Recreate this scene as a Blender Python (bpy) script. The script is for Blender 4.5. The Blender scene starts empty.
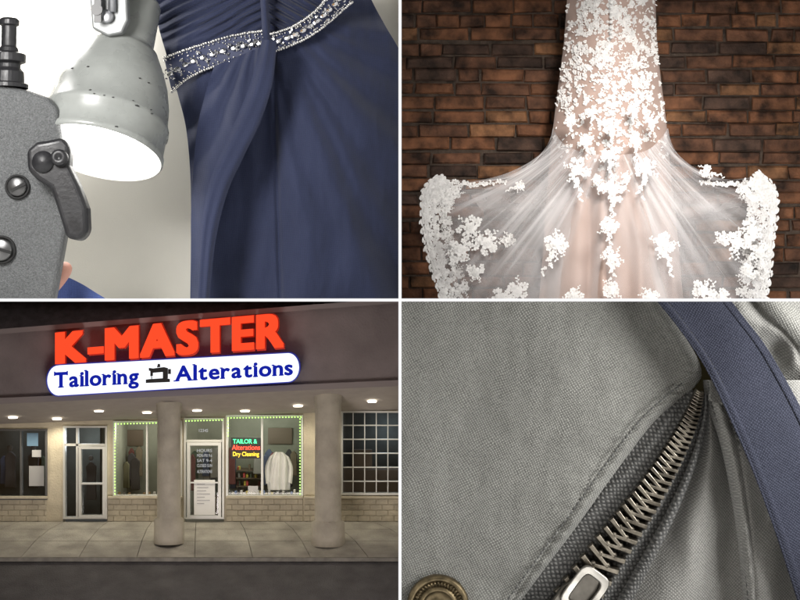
import bpy, bmesh, math, random
from mathutils import Vector, Matrix, noise
random.seed(7)
sc=bpy.context.scene
F=1600.0
def W(px,py,d): return Vector(((px-400)/F*d, d, (300-py)/F*d))
def n2(x,y,z=0.0): return noise.noise(Vector((x,y,z)))
# ---------------------------------------------------------------- materials
def mat(name,col,rough=0.6,metal=0.0,emit=None,es=0.0,var=0.0,vs=8.0,bump=0.0,bs=40.0,attr=None,spec=None,sheen=0.0,rvar=0.0):
    m=bpy.data.materials.new(name); m.use_nodes=True; nt=m.node_tree; N=nt.nodes; L=nt.links
    b=N['Principled BSDF']; b.inputs['Base Color'].default_value=(*col,1); b.inputs['Roughness'].default_value=rough
    b.inputs['Metallic'].default_value=metal
    if spec is not None: b.inputs['Specular IOR Level'].default_value=spec
    if sheen: b.inputs['Sheen Weight'].default_value=sheen
    if emit:
        b.inputs['Emission Color'].default_value=(*emit,1); b.inputs['Emission Strength'].default_value=es; m.cycles.emission_sampling='NONE'
    tc=N.new('ShaderNodeTexCoord')
    src=None
    if attr:
        a=N.new('ShaderNodeAttribute'); a.attribute_name=attr; src=a.outputs['Color']
    if var>0:
        nz=N.new('ShaderNodeTexNoise'); nz.inputs['Scale'].default_value=vs; nz.inputs['Detail'].default_value=4
        L.new(tc.outputs['Object'],nz.inputs['Vector'])
        mr=N.new('ShaderNodeMapRange'); mr.inputs[1].default_value=0.3; mr.inputs[2].default_value=0.7
        mr.inputs[3].default_value=1-var; mr.inputs[4].default_value=1+var
        L.new(nz.outputs['Fac'],mr.inputs[0])
        mx=N.new('ShaderNodeVectorMath'); mx.operation='SCALE'
        if src: L.new(src,mx.inputs[0])
        else: mx.inputs[0].default_value=col
        L.new(mr.outputs[0],mx.inputs['Scale']); src=mx.outputs[0]
    if rvar>0:
        nz=N.new('ShaderNodeTexNoise'); nz.inputs['Scale'].default_value=6; nz.inputs['Detail'].default_value=4
        L.new(tc.outputs['Object'],nz.inputs['Vector'])
        mr=N.new('ShaderNodeMapRange'); mr.inputs[1].default_value=0.35; mr.inputs[2].default_value=0.65
        mr.inputs[3].default_value=rough; mr.inputs[4].default_value=rough+rvar
        L.new(nz.outputs['Fac'],mr.inputs[0]); L.new(mr.outputs[0],b.inputs['Roughness'])
    if src: L.new(src,b.inputs['Base Color'])
    if bump>0:
        nb=N.new('ShaderNodeTexNoise'); nb.inputs['Scale'].default_value=bs; nb.inputs['Detail'].default_value=2.5
        L.new(tc.outputs['Object'],nb.inputs['Vector'])
        bp=N.new('ShaderNodeBump'); bp.inputs['Strength'].default_value=bump; bp.inputs['Distance'].default_value=0.02
        L.new(nb.outputs['Fac'],bp.inputs['Height']); L.new(bp.outputs[0],b.inputs['Normal'])
    return m
def weave(name,col,dark,scale,ang=(0.0,math.pi/2),bump=0.5,rough=0.9,blot=0.12,sheen=0.2,fz_=0.5):
    """woven cloth: two crossed thread directions, slightly irregular"""
    m=bpy.data.materials.new(name); m.use_nodes=True; nt=m.node_tree; N=nt.nodes; L=nt.links
    b=N['Principled BSDF']; b.inputs['Roughness'].default_value=rough; b.inputs['Sheen Weight'].default_value=sheen
    b.inputs['Specular IOR Level'].default_value=0.2
    tc=N.new('ShaderNodeTexCoord'); outs=[]
    nzd=N.new('ShaderNodeTexNoise'); nzd.inputs['Scale'].default_value=3; nzd.inputs['Detail'].default_value=1; L.new(tc.outputs['Object'],nzd.inputs['Vector'])
    sc_=N.new('ShaderNodeVectorMath'); sc_.operation='SCALE'; sc_.inputs['Scale'].default_value=0.08
    L.new(nzd.outputs['Color'],sc_.inputs[0])
    ad=N.new('ShaderNodeVectorMath'); L.new(tc.outputs['Object'],ad.inputs[0]); L.new(sc_.outputs[0],ad.inputs[1])
    for a in ang:
        mp=N.new('ShaderNodeMapping'); mp.inputs['Rotation'].default_value=(0,a,0); L.new(ad.outputs[0],mp.inputs['Vector'])
        w=N.new('ShaderNodeTexWave'); w.inputs['Scale'].default_value=scale; w.inputs['Distortion'].default_value=1.0
        w.inputs['Detail'].default_value=1; w.inputs['Detail Scale'].default_value=2.5
        L.new(mp.outputs[0],w.inputs['Vector']); outs.append(w.outputs['Fac'])
    mu=N.new('ShaderNodeMath'); mu.operation='MULTIPLY'; L.new(outs[0],mu.inputs[0]); L.new(outs[1],mu.inputs[1])
    fz=N.new('ShaderNodeTexNoise'); fz.inputs['Scale'].default_value=scale*3; fz.inputs['Detail'].default_value=2
    L.new(tc.outputs['Object'],fz.inputs['Vector'])
    av=N.new('ShaderNodeMath'); av.operation='MULTIPLY_ADD'; L.new(fz.outputs['Fac'],av.inputs[0]); av.inputs[1].default_value=fz_
    L.new(mu.outputs[0],av.inputs[2])
    mix=N.new('ShaderNodeMix'); mix.data_type='RGBA'
    mix.inputs['A'].default_value=(*dark,1); mix.inputs['B'].default_value=(*col,1)
    mr=N.new('ShaderNodeMapRange'); mr.inputs[1].default_value=0.15; mr.inputs[2].default_value=0.9; L.new(av.outputs[0],mr.inputs[0])
    L.new(mr.outputs[0],mix.inputs['Factor'])
    bl=N.new('ShaderNodeTexNoise'); bl.inputs['Scale'].default_value=1.7; bl.inputs['Detail'].default_value=5; L.new(tc.outputs['Object'],bl.inputs['Vector'])
    m2=N.new('ShaderNodeMapRange'); m2.inputs[1].default_value=0.3; m2.inputs[2].default_value=0.7; m2.inputs[3].default_value=1-blot; m2.inputs[4].default_value=1+blot
    L.new(bl.outputs['Fac'],m2.inputs[0])
    vm=N.new('ShaderNodeVectorMath'); vm.operation='SCALE'; L.new(mix.outputs['Result'],vm.inputs[0]); L.new(m2.outputs[0],vm.inputs['Scale'])
    L.new(vm.outputs[0],b.inputs['Base Color'])
    bp=N.new('ShaderNodeBump'); bp.inputs['Strength'].default_value=bump; bp.inputs['Distance'].default_value=0.012
    L.new(av.outputs[0],bp.inputs['Height']); L.new(bp.outputs[0],b.inputs['Normal'])
    return m
def emis(name,col,s,samp=False):
    m=bpy.data.materials.new(name); m.use_nodes=True; nt=m.node_tree; nt.nodes.clear()
    o=nt.nodes.new('ShaderNodeOutputMaterial'); e=nt.nodes.new('ShaderNodeEmission')
    e.inputs[0].default_value=(*col,1); e.inputs[1].default_value=s; nt.links.new(e.outputs[0],o.inputs[0])
    if not samp: m.cycles.emission_sampling='NONE'
    return m
def sheer(name,col,base,gain,attr='dens'):
    m=bpy.data.materials.new(name); m.use_nodes=True; nt=m.node_tree; N=nt.nodes; L=nt.links; N.clear()
    o=N.new('ShaderNodeOutputMaterial'); t=N.new('ShaderNodeBsdfTransparent'); d=N.new('ShaderNodeBsdfDiffuse')
    d.inputs[0].default_value=(*col,1)
    a=N.new('ShaderNodeAttribute'); a.attribute_name=attr
    ma=N.new('ShaderNodeMath'); ma.operation='MULTIPLY_ADD'; L.new(a.outputs['Fac'],ma.inputs[0]); ma.inputs[1].default_value=gain; ma.inputs[2].default_value=base
    mx=N.new('ShaderNodeMixShader'); L.new(ma.outputs[0],mx.inputs[0]); L.new(t.outputs[0],mx.inputs[1]); L.new(d.outputs[0],mx.inputs[2])
    L.new(mx.outputs[0],o.inputs[0]); return m
def glassm(name,refl=0.08,tint=(1,1,1)):
    m=bpy.data.materials.new(name); m.use_nodes=True; nt=m.node_tree; N=nt.nodes; L=nt.links; N.clear()
    o=N.new('ShaderNodeOutputMaterial'); t=N.new('ShaderNodeBsdfTransparent'); t.inputs[0].default_value=(*tint,1)
    g=N.new('ShaderNodeBsdfGlossy'); g.inputs['Roughness'].default_value=0.03
    mx=N.new('ShaderNodeMixShader'); mx.inputs[0].default_value=refl; L.new(t.outputs[0],mx.inputs[1]); L.new(g.outputs[0],mx.inputs[2]); L.new(mx.outputs[0],o.inputs[0]); return m
# ---------------------------------------------------------------- builders
PANEL=1
def empty(name):
    e=bpy.data.objects.new(name,None); sc.collection.objects.link(e); return e
class MB:
    def __init__(s): s.v=[];s.f=[];s.c=[]
    def add(s,vs,fs,col=None):
        o=len(s.v); s.v+= [Vector(v) for v in vs]; s.f+=[tuple(i+o for i in f) for f in fs]
        s.c+=[col if col is not None else (1,1,1)]*len(vs)
    def box8(s,p,col=None):
        s.add(p,[(0,1,2,3),(7,6,5,4),(0,4,5,1),(1,5,6,2),(2,6,7,3),(3,7,4,0)],col)
    def boxpx(s,x0,y0,x1,y1,d0,d1,col=None,sl=0.0):
        a=[W(x0,y1-sl*x0,d0),W(x1,y1-sl*x1,d0),W(x1,y0-sl*x1,d0),W(x0,y0-sl*x0,d0)]
        s.box8(a+[v+Vector((0,d1-d0,0)) for v in a],col)
    def ball(s,c,r,seg=6,ring=4,col=None,sx=1,sy=1,sz=1,rot=0):
        vs=[];fs=[]
        for i in range(ring+1):
            th=math.pi*i/ring
            for j in range(seg):
                ph=2*math.pi*j/seg
                x=r*math.sin(th)*math.cos(ph)*sx; y=r*math.sin(th)*math.sin(ph)*sy; z=r*math.cos(th)*sz
                vs.append(Vector(c)+Vector((x*math.cos(rot)-z*math.sin(rot),y,x*math.sin(rot)+z*math.cos(rot))))
        for i in range(ring):
            for j in range(seg):
                fs.append((i*seg+j,(i+1)*seg+j,(i+1)*seg+(j+1)%seg,i*seg+(j+1)%seg))
        s.add(vs,fs,col)
    def lathe(s,o,axis,prof,seg=48,col=None):
        a=Vector(axis).normalized(); u=a.cross(Vector((0,1,0.01))).normalized(); w=a.cross(u)
        vs=[];fs=[]
        for t,r in prof:
            for j in range(seg):
                ph=2*math.pi*j/seg; vs.append(Vector(o)+a*t+(u*math.cos(ph)+w*math.sin(ph))*r)
        for i in range(len(prof)-1):
            for j in range(seg): fs.append((i*seg+j,i*seg+(j+1)%seg,(i+1)*seg+(j+1)%seg,(i+1)*seg+j))
        s.add(vs,fs,col)
    def tube(s,pts,r,seg=8,col=None,closed=False):
        n=len(pts); vs=[];fs=[]
        for i,p in enumerate(pts):
            q=pts[(i+1)%n] if (closed or i<n-1) else p; o=pts[i-1] if (closed or i>0) else p
            t=(Vector(q)-Vector(o)).normalized()
            u=t.cross(Vector((0,1,0.013))).normalized(); w=t.cross(u); rr=r[i] if isinstance(r,(list,tuple)) else r
            for j in range(seg):
                ph=2*math.pi*j/seg; vs.append(Vector(p)+(u*math.cos(ph)+w*math.sin(ph))*rr)
        m=n if closed else n-1
        for i in range(m):
            k=(i+1)%n
            for j in range(seg): fs.append((i*seg+j,i*seg+(j+1)%seg,k*seg+(j+1)%seg,k*seg+j))
        if not closed:
            fs.append(tuple(range(seg))[::-1]); fs.append(tuple((n-1)*seg+j for j in range(seg)))
        s.add(vs,fs,col)
    def prism(s,poly,d0,d1,col=None):
        n=len(poly); a=[W(x,y,d0) for x,y in poly]; b=[v+Vector((0,d1-d0,0)) for v in a]
        s.add(a+b,[tuple(range(n)),tuple(range(2*n-1,n-1,-1))]+[(i,i+n,(i+1)%n+n,(i+1)%n) for i in range(n)],col)
    def obj(s,name,m,parent=None,smooth=False,bevel=0,subsurf=0,solid=0,seg=2,attr='Col'):
        me=bpy.data.meshes.new(name); me.from_pydata([tuple(v) for v in s.v],[],s.f)
        ca=me.color_attributes.new(attr,'FLOAT_COLOR','POINT')
        for i,c in enumerate(s.c): ca.data[i].color=(c[0],c[1],c[2],1)
        bm=bmesh.new(); bm.from_mesh(me); bmesh.ops.recalc_face_normals(bm,faces=bm.faces); bm.to_mesh(me); bm.free()
        o=bpy.data.objects.new(name,me); sc.collection.objects.link(o); me.materials.append(m)
        if smooth:
            for p in me.polygons: p.use_smooth=True
        if solid: q=o.modifiers.new('s','SOLIDIFY'); q.thickness=solid
        if bevel: q=o.modifiers.new('b','BEVEL'); q.width=bevel; q.segments=seg; q.limit_method='ANGLE'; q.angle_limit=math.radians(35)
        if subsurf: q=o.modifiers.new('u','SUBSURF'); q.levels=subsurf; q.render_levels=subsurf
        if parent: o.parent=parent
        o['panel']=PANEL; return o
def cr(pts,t):
    n=len(pts)-1; x=min(max(t,0),1)*n; i=min(int(x),n-1); f=x-i
    p0=pts[max(i-1,0)];p1=pts[i];p2=pts[i+1];p3=pts[min(i+2,n)]
    return tuple(0.5*((2*b)+(-a+c)*f+(2*a-5*b+4*c-d)*f*f+(-a+3*b-3*c+d)*f**3) for a,b,c,d in zip(p0,p1,p2,p3))
def sheet(name,m,A,B,dfn,nu,nv,parent=None,offs=None,dens=None,solid=0):
    mb=MB()
    for j in range(nv+1):
        v=j/nv; a=cr(A,v); b=cr(B,v)
        for i in range(nu+1):
            u=i/nu; x=a[0]+(b[0]-a[0])*u; y=a[1]+(b[1]-a[1])*u
            if offs: dx,dy=offs(u,v); x+=dx;y+=dy
            mb.v.append(W(x,y,dfn(u,v,x,y))); k=dens(u,v,x,y) if dens else 1
            mb.c.append((k,k,k))
    for j in range(nv):
        for i in range(nu):
            q=j*(nu+1)+i; mb.f.append((q,q+1,q+nu+2,q+nu+1))
    return mb.obj(name,m,parent,smooth=True,solid=solid,attr='dens' if dens else 'Col')
def text_glyph(ch,off=0.0,ext=0.05):
    c=bpy.data.curves.new('t','FONT'); c.body=ch; c.size=1; c.offset=off; c.extrude=ext; c.resolution_u=4
    o=bpy.data.objects.new('t',c); sc.collection.objects.link(o)
    dg=bpy.context.evaluated_depsgraph_get(); dg.update()
    me=bpy.data.meshes.new_from_object(o.evaluated_get(dg))
    vs=[v.co.copy() for v in me.vertices]; fs=[tuple(p.vertices) for p in me.polygons]
    bpy.data.objects.remove(o); return vs,fs
def bold(ch,rad,n=8,ext=.05,square=False):
    vs,fs=text_glyph(ch,0,ext); V=[];Fc=[]
    for k in range(n+1):
        a=2*math.pi*k/n; dx,dy=(0,0) if k==n else (rad*math.cos(a),rad*math.sin(a))
        if square and k<n: q=max(abs(dx),abs(dy)); dx,dy=dx*rad/q,dy*rad/q
        dx*=1.15
        o=len(V); V+=[Vector((v.x+dx,v.y+dy,v.z-(0.0016*k if v.z>0 else 0))) for v in vs]; Fc+=[tuple(i+o for i in f) for f in fs]
    return V,Fc
def word(mb,body,x0,x1,yb0,yb1,h0,h1,d,rad,thick,gap=.10,cap=None,serif=False,square=False):
    gl_=[bold(c,rad,square=square) for c in body]; W_=[]
    for c,(vs,fs) in zip(body,gl_): W_.append(max(v.x for v in vs)-min(v.x for v in vs))
    tot=sum(W_)+gap*(len(body)-1); cap=cap or .73; cur=0
    def put(x,y,z):
        t=x/tot; return W(x0+(x1-x0)*t,yb0+(yb1-yb0)*t-(h0+(h1-h0)*t)*y/cap,d)+Vector((0,-z,0))
    for c,(vs,fs),w_ in zip(body,gl_,W_):
        m0=min(v.x for v in vs)
        mb.add([put(v.x-m0+cur,v.y,(v.z+.05)/.1*thick) for v in vs],fs)
        if serif:
            z=thick*1.03
            def bar(cx,hw,y0,y1):
                q=[put(cx-hw,y0,z),put(cx+hw,y0,z),put(cx+hw,y1,z),put(cx-hw,y1,z)]; mb.box8(q+[p_+Vector((0,thick*.9,0)) for p_ in q])
            for f in {'T':[.5],'A':[.09,.91],'l':[.5],'i':[.5],'r':[.2],'n':[.17,.83]}.get(c,[]): bar(cur+w_*f,.13 if c in'TA' else .105,-.025,.035)
            tp={'l':(.5,.73),'i':(.5,.5),'r':(.18,.5),'n':(.15,.5)}.get(c)
            if tp: bar(cur+w_*tp[0]-.055,.06,tp[1]-.04,tp[1]+.02)
            if c=='T': bar(cur+.03,.03,.54,.75);bar(cur+w_-.03,.03,.54,.75)
        cur+=w_+gap
def text_fit(mb,body,x0,x1,yb0,yb1,h0,h1,d,off=0.0,thick=0.05,hasdesc=None):
    vs,fs=text_glyph(body,off,0.05)
    mx0=min(v.x for v in vs);mx1=max(v.x for v in vs); cap=hasdesc or max(v.y for v in vs)
    out=[]
    for v in vs:
        t=(v.x-mx0)/(mx1-mx0); px=x0+(x1-x0)*t; py=yb0+(yb1-yb0)*t-(h0+(h1-h0)*t)*v.y/cap
        out.append(W(px,py,d-thick/2)+Vector((0,-v.z/0.05*thick/2,0)))
    mb.add(out,fs)
def area(name,loc,tgt,size,power,col=(1,1,1)):
    l=bpy.data.lights.new(name,'AREA'); l.size=size; l.energy=power; l.color=col
    o=bpy.data.objects.new(name,l); sc.collection.objects.link(o); o.location=loc
    o.rotation_euler=(Vector(tgt)-Vector(loc)).to_track_quat('-Z','Y').to_euler(); return o
# ================================================================ camera / world
cam=bpy.data.cameras.new('camera'); co=bpy.data.objects.new('camera',cam); sc.collection.objects.link(co)
cam.sensor_width=36; cam.lens=72; cam.clip_end=500; co.rotation_euler=(math.pi/2,0,0); sc.camera=co
w=bpy.data.worlds.new('World'); sc.world=w; w.use_nodes=True
sk=w.node_tree.nodes.new('ShaderNodeTexSky'); sk.sky_type='NISHITA'; sk.sun_disc=False; sk.sun_elevation=math.radians(8); sk.sun_rotation=math.radians(200)
bg=w.node_tree.nodes['Background']; bg.inputs[1].default_value=0.006; w.node_tree.links.new(sk.outputs[0],bg.inputs[0])
sc.view_settings.view_transform='Standard'; sc.view_settings.look='None'; sc.view_settings.exposure=0
# ================================================================ display case (the white cross)
case=empty('display_case')
wh=mat('case_white',(0.75,0.75,0.74),0.6,var=0.03); trim=emis('self_glow_trim',(1,1,1),1.0)  # trim is no lamp; its glow keeps the unlit front edge white
PANEL=0
th=1.5/F*11
def bx(mb,x0,x1,y0,y1,z0,z1):
    p=[(x0,y0,z0),(x1,y0,z0),(x1,y0,z1),(x0,y0,z1),(x0,y1,z0),(x1,y1,z0),(x1,y1,z1),(x0,y1,z1)]; mb.box8([Vector(q) for q in p])
mb=MB(); bx(mb,-th,th,11.02,20.5,-6,6); mb.obj('vertical_divider',wh,case)
mb=MB(); bx(mb,-8,-th-.0005,11.02,20.5,-th,th); bx(mb,th+.0005,8,11.02,20.5,-th,th); mb.obj('shelf_divider',wh,case)
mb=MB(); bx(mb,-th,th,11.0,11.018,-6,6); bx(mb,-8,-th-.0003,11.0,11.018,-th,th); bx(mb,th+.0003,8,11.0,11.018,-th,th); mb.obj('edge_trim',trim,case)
# ================================================================ PANEL 1  lamp / machine / blue dress
PANEL=1
mb=MB(); mb.boxpx(-120,-120,400,300,18.3,18.5)
cw=mb.obj('cream_wall',mat('cream_paint',(0.86,0.835,0.755),0.8,var=0.035,vs=1.2,bump=0.12,bs=60))
dress=empty('blue_dress')
navy=weave('navy_chiffon',(0.038,0.047,0.100),(0.022,0.029,0.066),24,bump=0.14,blot=0.10,sheen=0.25,rough=0.75)
def bodybase(x): return 17.25+0.45*abs(2*((x-160)/235)-0.9)**2.2
def dfold(u,v,x,y):
    base=17.25+0.45*abs(2*u-0.9)**2.2
    k=max(0,min(1,(y-24)/22)) if x<262 else max(0,min(1,(y-(34-(x-262)*.5))/14))
    q=(x*0.5+y*1.0) if x<262 else (-x*.55+y)
    fb_=0.030*(math.sin(q*0.62+n2(x*.02,y*.02)*3)+.4*math.sin(q*1.4+n2(x*.03,y*.03)*3))
    dx=x-262; dy=y-5
    phi=math.atan2(dx,dy); r=math.hypot(dx,dy)/290
    f=0.095*r*(math.sin(phi*13+1.2+n2(phi*3,r*1.5)*2.4)+0.45*math.sin(phi*31+n2(r*2,phi*4)*3))
    f+=0.10*n2(x*0.016,y*0.008,2)*min(1,r*2)+.035*n2(x*.04,y*.02,5)+.010*n2(x*.15,y*.06,8)
    f+=0.04*math.exp(-((x-273-(y-50)*0.03)/2.5)**2)*(1 if y>55 else 0)
    return base-0.07-.23*r*k+fb_*(1-k)+f*k
sheet('skirt_and_bodice',navy,[(152,-20),(157,20),(168,60),(178,95),(187,135),(191,200),(190,310)],[(362,-20),(374,5),(386,27),(402,55),(415,90),(420,200),(420,310)],dfold,200,210,dress)
def ddrape(u,v,x,y):
    b=16.99-.26*v+.10*(1-u)
    phi=math.atan2(x-262,y-20)
    return b-0.20*u**1.6+.05*max(0,(u-.92)/.08)+0.035*(.4+v)*math.sin(phi*26+n2(x*.02,y*.01)*3)+.04*n2(x*.03,y*.015,4)+.010*n2(x*.12,y*.06,8)
sheet('crossover_drape',navy,[(214,66),(205,95),(197,130),(193,175),(191,215),(191,260),(190,310)],[(273,42),(268,85),(257,122),(240,158),(223,196),(212,245),(206,310)],ddrape,80,140,dress)
sheet('crossover_fold',navy,[(262,40),(252,78),(240,110),(226,142),(211,178),(202,225),(197,310)],[(277,40),(273,80),(262,118),(245,154),(227,194),(215,245),(209,310)],lambda u,v,x,y:16.79-.30*v+.05*v*v-.06*math.sin(math.pi*u)*(1-.5*v)+.008*math.sin(u*11+v*4)+.015*n2(x*.05,y*.03),30,110,dress)
sheet('centre_seam',navy,[(259,-15),(261,12),(262,36),(262,48)],[(268,-15),(269,12),(271,36),(272,50)],lambda u,v,x,y:17.04-0.05*math.sin(math.pi*u),12,30,dress)
navyd=mat('belt_navy',(0.03,0.04,0.10),0.6)
bead=mat('silver_bead',(0.75,0.74,0.72),0.18,metal=0.75); crys=mat('crystal',(0.8,0.8,0.82),0.05,metal=0.9)
bm1=MB();bm2=MB()
for k,(lo,hi) in enumerate([([(172,92),(190,77),(215,66),(243,58),(262,55)],[(164,58),(185,50),(210,42),(240,34),(262,31)]),([(266,54),(292,45),(315,33),(335,17),(352,2)],[(266,35),(287,29),(305,19),(320,6),(330,-8)])]):
    df=lambda u,v,x,y:bodybase(x)-0.2
    sheet('belt_band',navyd,hi,lo,df,8,30,dress)
    for t in range(46):
        v=t/45; a=cr(hi,v); b=cr(lo,v)
        for q in (a,b):
            bm1.ball(W(q[0]+random.uniform(-.3,.3),q[1]+random.uniform(-.3,.3),df(0,0,q[0],q[1])-0.02),0.016)
            if t%2==0: bm1.ball(W(q[0]+random.uniform(-1,1),q[1]+(3 if q is a else -3),df(0,0,q[0],q[1])-0.02),0.010)
    for t in range(11):
        v=(t+0.5)/11; a=cr(hi,v); b=cr(lo,v); mx,my=(a[0]+b[0])/2,(a[1]+b[1])/2; dd=df(0,0,mx,my)-0.03
        bm2.ball(W(mx,my,dd),0.040,8,5,sx=1.0,sz=0.7,sy=.5,rot=0.5)
        for s_ in (-1,1):
            for q in range(3):
                x=mx+s_*(4+q*1.2)+random.uniform(-1,1); y=my+random.uniform(-6,6)
                bm2.ball(W(x,y,dd+0.005),random.uniform(.012,.024),6,4,sy=.6,sz=.7,rot=random.uniform(0,3))
        for q in range(6):
            bm1.ball(W(mx+random.uniform(-7,7),my+random.uniform(-8,8),dd+.01),0.008)
bm1.obj('belt_beads',bead,dress,smooth=True); bm2.obj('belt_crystals',crys,dress)
# --- desk lamp
lamp=empty('desk_lamp')
lp=mat('lamp_enamel',(0.31,0.325,0.31),0.22,var=0.08,vs=5,rvar=.2); inn=mat('lamp_reflector',(0.85,0.85,0.82),0.4); chrome=mat('lamp_steel',(0.45,0.46,0.48),0.35,metal=0.9,var=.15)
O=W(131,20,16.95); ax=Vector((-0.15,-0.34,-0.92)).normalized()
prof=[(-0.22,0.0),(-0.22,0.26),(-0.18,0.28),(0.30,0.30),(0.36,0.32),(0.38,0.365),(0.42,0.385),(0.58,0.47),(0.75,0.545),(0.95,0.600),(1.18,0.630),(1.2,0.65),(1.26,0.655),(1.28,0.638),(1.50,0.645),(1.52,0.662),(1.57,0.662),(1.58,0.645)]
mb=MB(); mb.lathe(O,ax,prof,72); mb.obj('shade',lp,lamp,smooth=True)
pin=[(1.58,0.645),(1.55,0.622),(1.2,0.605),(0.9,0.55),(0.6,0.42),(0.45,0.25),(0.45,0.0)]
mb=MB(); mb.lathe(O,ax,pin,64); mb.obj('reflector',inn,lamp,smooth=True)
mb=MB(); mb.ball(O+ax*1.22,0.36,24,14); mb.obj('bulb',emis('bulb_glow',(1,0.98,0.95),10,True),lamp,smooth=True)
mb=MB()
mb.prism([(88,-20),(126,-20),(128,20),(122,33),(108,36),(92,28)],16.35,16.5); mb.obj('bracket',mat('bracket_grey',(.26,.27,.27),.4,metal=.3,var=.1),lamp,bevel=0.02)
mb=MB(); mb.tube([W(112,-30,16.3),W(112,12,16.3)],0.04,12); mb.tube([W(98,-30,16.25),W(98,16,16.25)],0.04,12); mb.tube([W(156,-30,16.6),W(152,-2,16.7)],0.05,12)
mb.lathe(W(107,17,16.34),(0,-1,0),[(0,.07),(.05,.07),(.06,.05),(.06,0)],20); mb.obj('arm_rods',chrome,lamp,smooth=True)
dks=mat('dark_steel',(0.06,.06,.06),.4,metal=.6)
mb=MB(); mb.lathe(W(97,10,16.22),(0,-1,0),[(0,.06),(.03,.06),(.03,0)],16); mb.prism([(94,-4),(101,-4),(101,22),(94,22)],16.2,16.23); mb.obj('clamp_bolt',dks,lamp)
mb=MB()
u_=ax.cross(Vector((0,1,0.01))).normalized(); w__=ax.cross(u_)
for k in range(40):
    a=random.uniform(0,6.28); t,r=random.choice([(1.19,.645),(1.23,.656),(1.53,.664),(.9,.590),(1.3,.641)])
    rv=u_*math.cos(a)+w__*math.sin(a)
    if rv.y<-.2: mb.ball(O+ax*t+rv*r,random.uniform(.006,.012),6,4,sx=1.6,sz=.7)
mb.obj('paint_chips',dks,lamp)
# --- sewing machine
sm=empty('sewing_machine')
ham=mat('hammered_grey_paint',(0.125,0.13,0.132),0.36,metal=0.2,var=0.34,vs=75,bump=0.7,bs=95)
mb=MB(); mb.prism([(-40,80),(0,84),(28,90),(48,97),(58,108),(62,140),(67,190),(67,225),(61,258),(50,320),(-40,320)],15.9,16.12); mb.obj('body_casting',ham,sm,bevel=0.06,seg=4)
blk=mat('black_plastic',(0.018,0.018,0.020),0.35,var=.1,vs=20,bump=.1,bs=30,rvar=.2)
mb=MB(); mb.prism([(26,150),(36,142),(48,140),(62,137),(70,146),(69,165),(79,186),(87,208),(88,232),(80,241),(66,238),(58,212),(50,188),(37,180),(27,170)],15.62,15.86); mb.obj('lever',blk,sm,bevel=0.05,seg=4)
mb=MB(); mb.lathe(W(60,158,15.62),(0,-1,0),[(0,.085),(.06,.08),(.075,.06),(.075,.03),(.06,.02),(.06,0)],28); mb.lathe(W(43,162,15.62),(0,-1,0),[(0,.11),(.03,.10),(.04,0.0)],28); mb.obj('lever_boss',blk,sm,smooth=True)
steel=mat('screw_steel',(0.16,.16,.16),.35,metal=.8,var=.3); dark=mat('slot_black',(0.01,.01,.01),.7)
for cx,cy,r,an in((18,187,0.095,0.5),(2,250,0.11,-0.3)):
    mb=MB(); mb.lathe(W(cx,cy,15.9),(0,-1,0),[(0,r*1.3),(.03,r*1.3),(.035,r*1.1),(.02,r*1.08)],32); mb.obj('screw_ring',dark,sm,smooth=True)
    mb=MB(); mb.lathe(W(cx,cy,15.9),(0,-1,0),[(0.015,r),(.05,r),(.065,r*.85),(.068,0)],32); mb.obj('screw_head',steel,sm,smooth=True)
    mb=MB(); c=W(cx,cy,15.825); dx=Vector((math.cos(an),0,math.sin(an))); dz=Vector((-math.sin(an),0,math.cos(an)))
    q=[c-dx*r*.85-dz*.015,c+dx*r*.85-dz*.015,c+dx*r*.85+dz*.015,c-dx*r*.85+dz*.015]; mb.box8(q+[p+Vector((0,.02,0)) for p in q]); mb.obj('screw_slot',dark,sm)
mb=MB(); mb.lathe(W(8,88,16.05),(0.02,0,1),[(0,.2),(.04,.2),(.05,.16),(.16,.155),(.2,.12),(.24,.12),(.26,.17),(.34,.17),(.36,.1),(.40,.09),(.42,.075),(.62,.075),(.63,.1),(.68,.1),(.70,.08),(.71,0)],28); mb.obj('tension_knob',blk,sm,bevel=0.005)
sheet('blue_cloth',weave('blue_cotton',(0.10,0.16,0.42),(0.06,0.09,0.26),20,bump=.2),[(30,292),(50,284),(64,277),(80,283),(98,294),(118,306)],[(20,330),(50,330),(62,330),(80,330),(98,330),(115,330)],lambda u,v,x,y:16.6-0.05*math.sin(v*9),10,30)
def skinned(name,bones,m,parent=None):
    vs=[];es=[];rs=[]
    for ch in bones:
        for k,(p,r,par) in enumerate(ch):
            vs.append(p); rs.append(r)
            if par is not None: es.append((par,len(vs)-1))
    me=bpy.data.meshes.new(name); me.from_pydata([tuple(p) for p in vs],es,[])
    o=bpy.data.objects.new(name,me); sc.collection.objects.link(o)
    o.modifiers.new('sk','SKIN')
    for i,r in enumerate(rs): me.skin_vertices[0].data[i].radius=(r,r)
    me.skin_vertices[0].data[0].use_root=True
    o.modifiers.new('ss','SUBSURF').levels=2; me.materials.append(m)
    if parent:o.parent=parent
    o['panel']=PANEL; return o
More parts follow.
